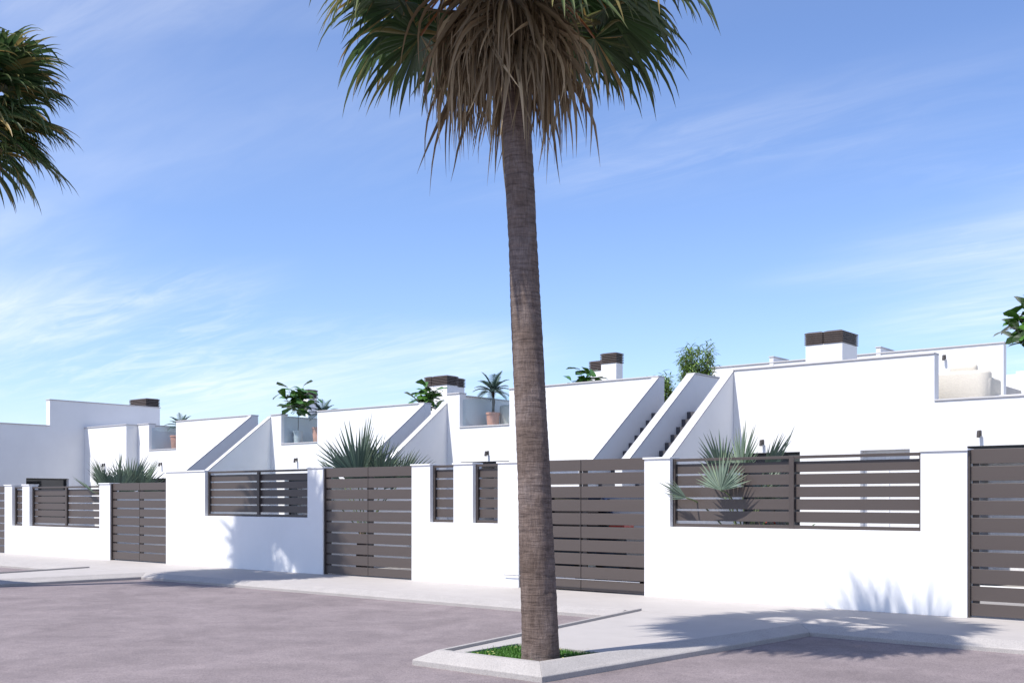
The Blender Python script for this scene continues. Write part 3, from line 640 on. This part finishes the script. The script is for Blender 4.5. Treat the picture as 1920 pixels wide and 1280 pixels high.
# lower green fans, seen beside the skirt: azimuth, elevation, z of the base, stalk, blade, stalk droop, tip droop
CR = R(39.2)      # azimuth along the street-facing diagonal
XF = [(CR+math.pi-0.15, R(12), 6.95, 1.05, 1.16, 1.5, 0.42), (CR+math.pi+0.55, R(20), 6.95, 1.15, 1.15, 1.45, 0.42), (CR+math.pi-0.75, R(25), 6.9, 1.1, 1.12, 1.35, 0.42), (CR+0.12, R(8), 6.90, 1.0, 1.15, 1.45, 0.42), (CR-0.45, R(22), 6.95, 1.20, 1.18, 1.45, 0.42),
      (CR+0.60, R(25), 6.9, 1.15, 1.05, 1.2, 0.42), (CR+math.pi+0.1, R(35), 7.0, 1.2, 1.05, 1.2, 0.45), (CR-0.1, R(34), 7.0, 1.25, 1.05, 1.15, 0.45)]
fan_palm('tall palm with a shaggy skirt of dead leaves in the grass bed', (-6.58, 8.52, -0.06), 7.20, 0.184, 0.130, (-0.27, -0.20), 3, 30, 50, gl=0.98, explicit=XF)
fan_palm('palm with a full crown of drooping green fans, no trunk showing', (-21.62, 8.60, -0.06), 8.95, 0.185, 0.14, (1.22, 0.10), 8, 58, 16, gl=1.30)

def garden_palm(label, loc, fans, seed):
    """stiff grey-green fan palm: fans = (dx, dy, dz of the hastula, azimuth, elevation, blade length, span deg, nseg, roll)"""
    o = empty('garden_palm', label, 'palm', loc, 'stiff fan palms in the front gardens'); r = random.Random(seed)
    bm = B(); lathe(bm, [(0.13, 0), (0.15, 0.1), (0.14, 0.5), (0.11, 0.75), (0.05, 0.9)], 18); meshobj('trunk', bm, 'palm_trunk', o, smooth=True)
    for (dx, dy, dz, az, el, L, sp, ns, roll) in fans:
        h = Vector((dx, dy, dz)); b = Vector((0.05*math.cos(az), 0.05*math.sin(az), 0.78)); bm = B()
        mid = (h+b)/2+Vector((0, 0, 0.08))-Vector((dx, dy, 0))*0.1 if dy > -0.8 else h+Vector((0, 0.62, -0.03))
        pts = [b.lerp(mid, t).lerp(mid.lerp(h, t), t) for t in [k/7 for k in range(8)]]
        fr = frond_mesh('frond', o, tuple(h), az, el, 0.0, L, ns, R(sp), ('palm_blue', 'petiole_green'), 0.05, 0, r, 1.12, 0.6, roll, r.uniform(0.02, 0.14), 0.50, 0.01, 0.0, 0.01, 0.07, steps=6, fold=0.4)
        meshobj('leaf_stalk', tube(B(), [p-h for p in pts], [0.013]*8, 6), 'petiole_green', fr, smooth=True)
    return o
A_ = R(-90)
TOWARD = math.atan2(-0.80, 0.6)
garden_palm('large spiky grey green fan palm behind the tall gate', (-17.75, 16.45, 0), [
    (0.22, -0.25, 2.10, R(60), R(80), 1.32, 150, 32, 0.0), (0.22, -0.35, 2.02, R(-60), R(74), 1.18, 150, 30, 0.3), (-0.35, -0.1, 1.95, R(165), R(46), 1.08, 120, 20, 0.6),
    (-0.80, 0.1, 2.00, R(172), R(16), 1.00, 100, 20, 0.9), (1.05, 0.05, 1.88, R(15), R(42), 0.98, 90, 20, -0.7), (0.92, -0.2, 1.82, R(-30), R(42), 0.90, 110, 22, -0.4), (0.62, -0.1, 1.92, R(20), R(62), 1.05, 120, 26, -0.3),
    (0.10, 0.25, 1.90, R(110), R(68), 1.15, 150, 30, 0.0), (0.45, 0.45, 1.80, R(60), R(52), 1.05, 150, 28, 0.0), (-0.2, -0.55, 1.45, R(-110), R(10), 0.5, 150, 20, 0.2), (0.4, -0.45, 1.25, R(-60), R(0), 0.5, 150, 20, 0.0)], 4)
garden_palm('bushy grey green fan palm above the low gate', (-27.55, 16.40, 0), [
    (0.15, -0.2, 1.85, R(60), R(80), 1.05, 160, 32, 0.0), (0.50, 0, 1.82, R(30), R(64), 1.0, 140, 28, -0.2), (-0.50, -0.1, 1.82, R(165), R(48), 1.0, 140, 26, 0.5), (-0.22, -0.3, 1.78, R(-120), R(64), 1.0, 150, 28, 0.3),
    (0.90, 0.0, 1.75, R(5), R(34), 0.95, 120, 24, -0.6), (0.35, 0.35, 1.78, R(70), R(62), 1.05, 150, 28, 0), (-0.1, 0.3, 1.85, R(130), R(68), 1.0, 150, 28, 0.2), (0.9, -1.39, 1.78, R(185), R(24), 0.85, 60, 9, 0.4), (0.65, -0.45, 1.72, R(-40), R(58), 0.95, 140, 26, -0.3), (-0.8, 0.0, 1.75, R(175), R(30), 0.9, 120, 22, 0.6), (0.1, -0.4, 1.7, R(-90), R(60), 0.95, 150, 28, 0.0)], 6)
garden_palm('grey green fan palm growing through the wide slatted panel', (-8.10, 15.85, 0), [
    (-0.30, -0.15, 1.98, R(150), R(72), 0.76, 140, 20, 0.2), (0.02, -0.10, 2.00, R(60), R(80), 0.82, 130, 19, 0.0), (0.36, 0.05, 1.98, R(20), R(60), 0.76, 100, 13, -0.3), (0.62, 0.0, 2.15, R(30), R(64), 0.66, 26, 5, 0.0),
    (0.11, -0.97, 1.735, R(95), R(64), 0.60, 160, 22, 0.12), (-0.50, -0.95, 1.615, R(178), R(20), 0.58, 62, 10, 1.15), (0.25, 0.2, 1.7, R(70), R(45), 0.6, 150, 20, 0.0), (-0.4, 0.15, 1.6, R(150), R(40), 0.6, 150, 20, 0.0), (0.35, -0.25, 1.5, R(-20), R(20), 0.5, 140, 18, 0)], 9)

# ------------------------------------------------------------------ potted plants
LEAFM = []
def fig_leaf_mesh(seed):
    r = random.Random(seed); bm = B(); n = 7; rows = []; cup = r.uniform(0.10, 0.22); bendv = r.uniform(0.2, 0.5)
    for k in range(n+1):
        t = k/n; wd = 0.5*(0.10+0.78*math.sin(min(1, t*0.62+0.08)*math.pi)**0.9*(0.55+0.65*t))*(0 if k == n else 1); wd = wd*0.62; z = -bendv*t*t*0.5
        rows.append([bm.verts.new((t, s*wd, z+abs(s)*wd*cup+0.012*math.sin(t*18)*abs(s))) for s in (-1, -0.5, 0, 0.5, 1)])
    for a, b in zip(rows, rows[1:]):
        for i in range(4): bm.faces.new((a[i], a[i+1], b[i+1], b[i]))
    bmesh.ops.remove_doubles(bm, verts=bm.verts, dist=1e-4)
    me = bpy.data.meshes.new('leaf'); bm.to_mesh(me); bm.free(); me.materials.append(MATS['fig_leaf'])
    for p in me.polygons: p.use_smooth = True
    return me
LEAFM = [fig_leaf_mesh(i) for i in range(4)]
def pot(o, m, r0, r1, h, name='pot'):
    meshobj(name, lathe(B(), [(r0, 0), (r1, h-0.05), (r1+0.015, h-0.05), (r1+0.015, h), (r1-0.02, h), (r1-0.03, h-0.04)], 28), m, o, smooth=False)
    meshobj('soil', lathe(B(), [(r1-0.03, h-0.06), (r1-0.032, h-0.035)], 20), 'soil', o)
def fig(label, loc, poth, stemh, crown, nb, nl, leaf, seed, potm='pot_white', pr0=0.12, pr1=0.15, lean=(0, 0)):
    o = empty('potted_fig', label, 'potted plant', loc, 'broad leaved plants in pots on the roof terraces'); r = random.Random(seed)
    pot(o, potm, pr0, pr1, poth); tip = Vector((lean[0], lean[1], stemh))
    meshobj('stem', tube(B(), [(0, 0, poth-0.05), tip*0.5+Vector((0.01, 0, poth*0.3)), tip], [0.014, 0.012, 0.010], 7), 'stem_brown', o, smooth=True)
    for b in range(nb):
        a = 2.399*b+r.uniform(-0.4, 0.4); t = b/max(1, nb-1); e = R(0+68*t)+r.uniform(-0.2, 0.2); L = crown*r.uniform(0.65, 1.1)*(1-0.15*t)
        d = Vector((math.cos(a)*math.cos(e), math.sin(a)*math.cos(e), math.sin(e)))
        s0 = tip-Vector((0, 0, 0.30*crown*(1-t))); end = s0+d*L+Vector((0, 0, 0.12*L))
        meshobj('branch', tube(B(), [s0, s0+d*L*0.5, end], [0.009, 0.007, 0.004], 6), 'stem_brown', o, smooth=True)
        for k in range(nl):
            u = 0.25+0.75*(k+1)/nl; p = s0.lerp(end, u); la = a+k*2.4+r.uniform(-0.5, 0.5); le = r.uniform(-0.5, 0.75)
            f = bpy.data.objects.new('leaf', LEAFM[r.randrange(4)]); link(f, o); f.location = p; s = leaf*r.uniform(0.7, 1.15); f.scale = (s, s, s)
            f.rotation_euler = (r.uniform(-0.5, 0.5), -le, la)
    return o
fig('broad leaved plant in a pale pot, spreading wider than the others', (-24.92, 20.52, 3.08), 0.53, 1.30, 0.66, 18, 6, 0.36, 21, pr0=0.13, pr1=0.14)
bpy.context.view_layer.update()
fig('broad leaved plant at the head of the stairs beside a chimney', (-20.72, 21.6, 3.08), 0.42, 1.22, 0.52, 12, 6, 0.36, 22)
fig('broad leaved plant top just showing beside twin chimneys', (-16.15, 22.8, 3.26), 0.42, 1.26, 0.46, 9, 6, 0.38, 23)
fig('tall broad leaved plant rising above the terrace with the sofa', (-5.05, 22.0, 3.26), 0.5, 1.50, 0.70, 14, 8, 0.42, 24, lean=(-0.10, 0))
def date_palm(label, loc, poth, trunkh, L, nf, seed, pr=0.17):
    o = empty('potted_date_palm', label, 'potted palm', loc, 'feathery palms in terracotta pots'); r = random.Random(seed)
    pot(o, 'terracotta', pr*0.78, pr, poth)
    meshobj('trunk', tube(B(), [(0, 0, poth-0.05), (0.02, 0, poth+trunkh*0.5), (0.0, 0, poth+trunkh)], [0.05, 0.042, 0.048], 12), 'stem_brown', o, smooth=True)
    for k in range(nf):
        a = 2.399*k; t = k/nf; e = R(5+72*t)+r.uniform(-0.1, 0.1); d = Vector((math.cos(a)*math.cos(e), math.sin(a)*math.cos(e), math.sin(e))); p = Vector((0, 0, poth+trunkh)); pts = [p.copy()]; LL = L*r.uniform(0.8, 1.1)
        for q in range(10): p = p+d*LL/10; pts.append(p.copy()); d = (d+Vector((0, 0, -1))*0.11).normalized()
        bm = B(); lay = bm.loops.layers.float_color.new('leafdata'); tube(bm, pts, [0.008*(1-0.08*i) for i in range(11)], 5)
        for q in range(26):
            u = 0.15+0.85*q/25; i = min(9, int(u*10)); f = u*10-i; c = pts[i].lerp(pts[i+1], f); dd = (pts[i+1]-pts[i]).normalized(); s = dd.cross(Vector((0, 0, 1))); s = Vector((1, 0, 0)) if s.length < 1e-3 else s.normalized()
            for sg in (-1, 1):
                ln = LL*0.34*math.sin(math.pi*min(1, 0.22+0.75*u))*r.uniform(0.85, 1.1)
                grow_strip(bm, lay, c, dd*0.75+s*sg*0.8+Vector((0, 0, 0.22)), Vector((0, 0, 1)), ln, lambda t: 0.016*(1-t)**0.6+0.001, 3, lambda t: 0.12, 0.4, 0.3)
        meshobj('frond', bm, 'date_leaf', o, smooth=True)
    return o
date_palm('feathery palm in terracotta pot beside a pale sofa', (-17.68, 20.88, 3.26), 0.54, 0.52, 0.62, 22, 31)
date_palm('feathery palm close behind the broad leaved plant in pale pot', (-24.66, 21.25, 3.08), 0.5, 0.52, 0.58, 20, 32)
date_palm('feathery palm on the terrace next to the tall stepped side wall', (-31.62, 21.0, 3.10), 0.5, 0.42, 0.56, 20, 33)
for x, y, z, lb in ((-24.20, 20.72, 3.09, 'terracotta pot peeking out at the glass balustrade corner'), (-31.25, 20.60, 3.11, 'terracotta pot on the terrace next to the tall stepped side wall')):
    o = empty('terracotta_pot', lb, 'pot', (x, y, z), 'terracotta pots on the terraces'); pot(o, 'terracotta', 0.16, 0.21, 0.60)
def bamboo(label, loc, h, rad, n, seed):
    o = empty('potted_bamboo', label, 'potted plant', loc, 'leafy bamboo in wooden planters'); r = random.Random(seed)
    bm = B(); box(bm, -0.45, 0.45, -0.2, 0.2, 0, 0.46); meshobj('planter', bm, 'wood', o, bevel=0.01); boxo('soil', 'soil', o, -0.42, 0.42, -0.17, 0.17, 0.461, 0.475)
    bm = B(); lay = bm.loops.layers.float_color.new('leafdata'); bs = B()
    for k in range(n):
        a = r.uniform(0, 6.28); q = rad*math.sqrt(r.random()); b = Vector((math.cos(a)*q*0.35, math.sin(a)*q*0.25, 0.47)); t = Vector((math.cos(a)*q, math.sin(a)*q, h*r.uniform(0.65, 1.0)))
        tube(bs, [b, b.lerp(t, 0.55)+Vector((0, 0, 0.08)), t], [0.008, 0.006, 0.003], 5)
        for m_ in range(72):
            u = r.uniform(0.30, 1.0); c = b.lerp(t, u)+Vector((r.gauss(0, 0.05), r.gauss(0, 0.05), r.gauss(0, 0.05))); aa = r.uniform(0, 6.28); e = r.uniform(-0.5, 0.9)
            grow_strip(bm, lay, c, (math.cos(aa)*math.cos(e), math.sin(aa)*math.cos(e), math.sin(e)), Vector((0, 0, 1)), r.uniform(0.12, 0.24), lambda t: 0.030*math.sin(math.pi*(0.12+0.86*t)), 3, lambda t: 0.22, r.random(), 0.2)
    meshobj('cane', bs, 'stem_brown', o, smooth=True); tag(meshobj('foliage', bm, 'bamboo_leaf', o, smooth=True), kind='stuff')
bamboo('tall leafy bamboo above the twin staircases', (-13.05, 23.1, 3.27), 2.15, 0.48, 38, 41)
bamboo('lower leafy bamboo at the top of the stairs', (-13.45, 22.0, 3.27), 1.25, 0.45, 28, 42)
# ------------------------------------------------------------------ roof furniture
def rounded(bm, hx, hy, rad, z0, z1, tr=0.08, n=8):
    """rounded-corner block with a soft top edge"""
    def ring(k, z):
        pts = []; rr = rad-k
        for cx, cy, a0 in ((hx-rad, hy-rad, 0), (-hx+rad, hy-rad, 90), (-hx+rad, -hy+rad, 180), (hx-rad, -hy+rad, 270)):
            for i in range(n+1):
                a = R(a0+90*i/n); pts.append(bm.verts.new((cx+max(rr, 0.01)*math.cos(a), cy+max(rr, 0.01)*math.sin(a), z)))
        return pts
    prof = [(0.02, z0), (0, z0+0.03), (0, z1-tr)]+[(tr*(1-math.cos(R(q))), z1-tr+tr*math.sin(R(q))) for q in (20, 40, 60, 80, 90)]
    rs = [ring(k, z) for k, z in prof]; m = len(rs[0])
    for a, b in zip(rs, rs[1:]):
        for i in range(m): bm.faces.new((a[i], a[(i+1) % m], b[(i+1) % m], b[i]))
    bm.faces.new(rs[0][::-1]); bm.faces.new(rs[-1]); return bm
def sofa(label, loc, hx, rz=0.0):
    o = empty('sofa', label, 'sofa', loc, 'rounded pale sofas on the roof terraces', rz)
    bm = rounded(B(), hx, 0.45, 0.30, 0.04, 0.42, 0.05); meshobj('seat_base', bm, 'boucle', o, smooth=True)
    bm = rounded(B(), hx, 0.20, 0.20, 0.04, 0.74, 0.07); bmesh.ops.translate(bm, verts=bm.verts, vec=(0, -0.26, 0)); meshobj('backrest', bm, 'boucle', o, smooth=True)
    for s in (-1, 1):
        bm = rounded(B(), 0.14, 0.42, 0.13, 0.04, 0.62, 0.07); bmesh.ops.translate(bm, verts=bm.verts, vec=(s*(hx-0.13), 0.02, 0)); meshobj('armrest', bm, 'boucle', o, smooth=True)
    for k, s in enumerate((-0.55, 0.55)):
        bm = rounded(B(), 0.25, 0.08, 0.075, 0.0, 0.42, 0.07); bmesh.ops.rotate(bm, verts=bm.verts, cent=(0, 0, 0), matrix=Matrix.Rotation(R(14), 3, 'X')); bmesh.ops.translate(bm, verts=bm.verts, vec=(s*hx, 0.04, 0.50)); meshobj('cushion', bm, 'boucle', o, smooth=True)
    return o
sofa('pale rounded sofa backing onto the open low parapet', (-6.95, 21.35, 3.26), 1.25)
sofa('pale sofa end beside the potted palm', (-16.70, 21.5, 3.26), 1.0)
t = empty('coffee_table', 'low pale coffee table beside the rounded sofa', 'table', (-5.35, 21.6, 3.26))
boxo('table_top', 'cap_white', t, -0.35, 0.35, -0.3, 0.3, 0.24, 0.28, 0.005)
for a in (-0.3, 0.3):
    for b in (-0.25, 0.25): boxo('leg', 'cap_white', t, a-0.02, a+0.02, b-0.02, b+0.02, 0, 0.24)
# ------------------------------------------------------------------ things behind the gates
def car():
    o = empty('parked_car', 'dark blue car glimpsed through the gate behind the palm trunk', 'car', (-12.15, 16.28, 0.0))
    hw = 0.86; prof = [(-2.05, 0.30), (-2.08, 0.62), (-1.95, 0.86), (-1.05, 1.02), (-0.35, 1.60), (0.30, 1.70), (1.45, 1.66), (1.92, 1.15), (2.05, 0.95), (2.06, 0.45), (1.98, 0.30)]
    bm = B(); A = []; 
    for s in (-1, 1):
        A.append([bm.verts.new((x, s*hw*(1.0 if z < 1.08 else 1.0-0.30*(z-1.08)), z)) for x, z in prof])
    n = len(prof); bm.faces.new(A[0]); bm.faces.new(A[1][::-1])
    for i in range(n): bm.faces.new((A[0][i], A[1][i], A[1][(i+1) % n], A[0][(i+1) % n]))
    meshobj('body', bm, 'car_paint', o, smooth=False, bevel=0.05, seg=3)
    for s in (-1, 1):
        y = s*(hw-0.065)
        q = [(-0.85, 1.10), (-0.28, 1.55), (0.45, 1.62), (0.45, 1.10)]; q2 = [(0.52, 1.10), (0.52, 1.62), (1.36, 1.58), (1.70, 1.14)]
        for poly in (q, q2): meshobj('side_window', prism(B(), poly, y-0.09 if s > 0 else y-0.03, y+0.03 if s > 0 else y+0.09, 'y'), 'car_glass', o)
        for xw in (-1.28, 1.28):
            w_ = bpy.data.objects.new('wheel', None); link(w_, o); w_.location = (xw, s*(hw-0.10), 0.33); w_.rotation_euler = (R(90), 0, 0)
            meshobj('tyre', lathe(B(), [(0.20, -0.11), (0.31, -0.11), (0.33, -0.08), (0.33, 0.08), (0.31, 0.11), (0.20, 0.11)], 28), 'tyre', w_); meshobj('rim', lathe(B(), [(0.205, -0.115), (0.19, -0.10), (0.19, 0.10), (0.205, 0.115)], 20), 'rim', w_)
        boxo('tail_light', 'red_lamp', o, 1.72, 2.03, s*0.70-0.17, s*0.70+0.17, 1.10, 1.32, 0.02); boxo('headlight', 'white_lamp', o, -2.06, -1.75, s*0.68-0.16, s*0.68+0.16, 0.68, 0.82, 0.02)
        boxo('mirror', 'car_paint', o, -0.72, -0.58, s*0.98-0.09, s*0.98+0.09, 1.08, 1.22, 0.02); boxo('door_handle', 'chrome', o, 0.25, 0.42, s*0.875-0.012, s*0.875+0.012, 0.98, 1.01)
    boxo('rear_window', 'car_glass', o, 1.50, 1.56, -0.6, 0.6, 1.22, 1.60); boxo('number_plate', 'white_lamp', o, 2.05, 2.075, -0.26, 0.26, 0.70, 0.82, 0.004); boxo('bumper', 'tyre', o, 1.95, 2.10, -0.80, 0.80, 0.34, 0.52, 0.02)
car()
sheet('pool_edge', 'garden_paving', [(-22.7, 17.0), (-19.8, 17.0), (-19.8, 19.7), (-22.7, 19.7)], 0.006); sheet('pool_water', 'pool_water', [(-22.4, 17.3), (-20.1, 17.3), (-20.1, 19.4), (-22.4, 19.4)], 0.012)
def shrub(label, loc, seed, m2, n=420, rad=0.45, h=0.75):
    o = empty('flowering_shrub', label, 'shrub', loc, 'low shrubs behind the slatted panels'); r = random.Random(seed); bm = B(); lay = bm.loops.layers.float_color.new('leafdata'); bs = B(); b2 = B(); lay2 = b2.loops.layers.float_color.new('leafdata')
    for k in range(14):
        a = r.uniform(0, 6.28); q = rad*math.sqrt(r.random()); t = Vector((math.cos(a)*q, math.sin(a)*q, h*r.uniform(0.6, 1))); tube(bs, [(0.02*math.cos(a), 0.02*math.sin(a), 0), t*0.5, t], [0.01, 0.007, 0.003], 5)
        for j in range(n//14):
            c = t*r.uniform(0.3, 1.0)+Vector((r.gauss(0, 0.06), r.gauss(0, 0.06), r.gauss(0, 0.05))); aa = r.uniform(0, 6.28); e = r.uniform(-0.3, 1.0); sp = r.random() < 0.16
            grow_strip(b2 if sp else bm, lay2 if sp else lay, c, (math.cos(aa)*math.cos(e), math.sin(aa)*math.cos(e), math.sin(e)), Vector((0, 0, 1)), r.uniform(0.05, 0.11), lambda t: 0.045*math.sin(math.pi*(0.1+0.85*t)), 3, lambda t: 0.15, 0.5)
    meshobj('branch', bs, 'stem_brown', o, smooth=True); tag(meshobj('foliage', bm, 'shrub_leaf', o, smooth=True), kind='stuff'); tag(meshobj('blossom', b2, m2, o, smooth=True), kind='stuff')
shrub('red flowering shrub behind the wide slatted panel', (-7.75, 16.5, 0), 51, 'red_flower', h=1.45, rad=0.5, n=620)
shrub('yellow leaved shrub behind the wide slatted panel', (-8.3, 16.9, 0), 52, 'yellow_leaf', h=1.15, rad=0.55, n=620)
shrub('low green shrub behind the tall gate', (-18.6, 18.9, 0), 53, 'yellow_leaf', h=0.6)

# put each house's Empty at the foot of its front wall
bpy.context.view_layer.update()
for o in list(bpy.data.objects):
    if o.type == 'EMPTY' and o.name.startswith('house'):
        xs = [(c.matrix_world @ Vector(b)).x for c in o.children if c.type == 'MESH' and c.name.startswith(('front_wall', 'side_wall')) for b in c.bound_box]
        d = Vector(((min(xs)+max(xs))/2, FV, 0)); o.location = d
        for c in o.children: c.location = c.location-d
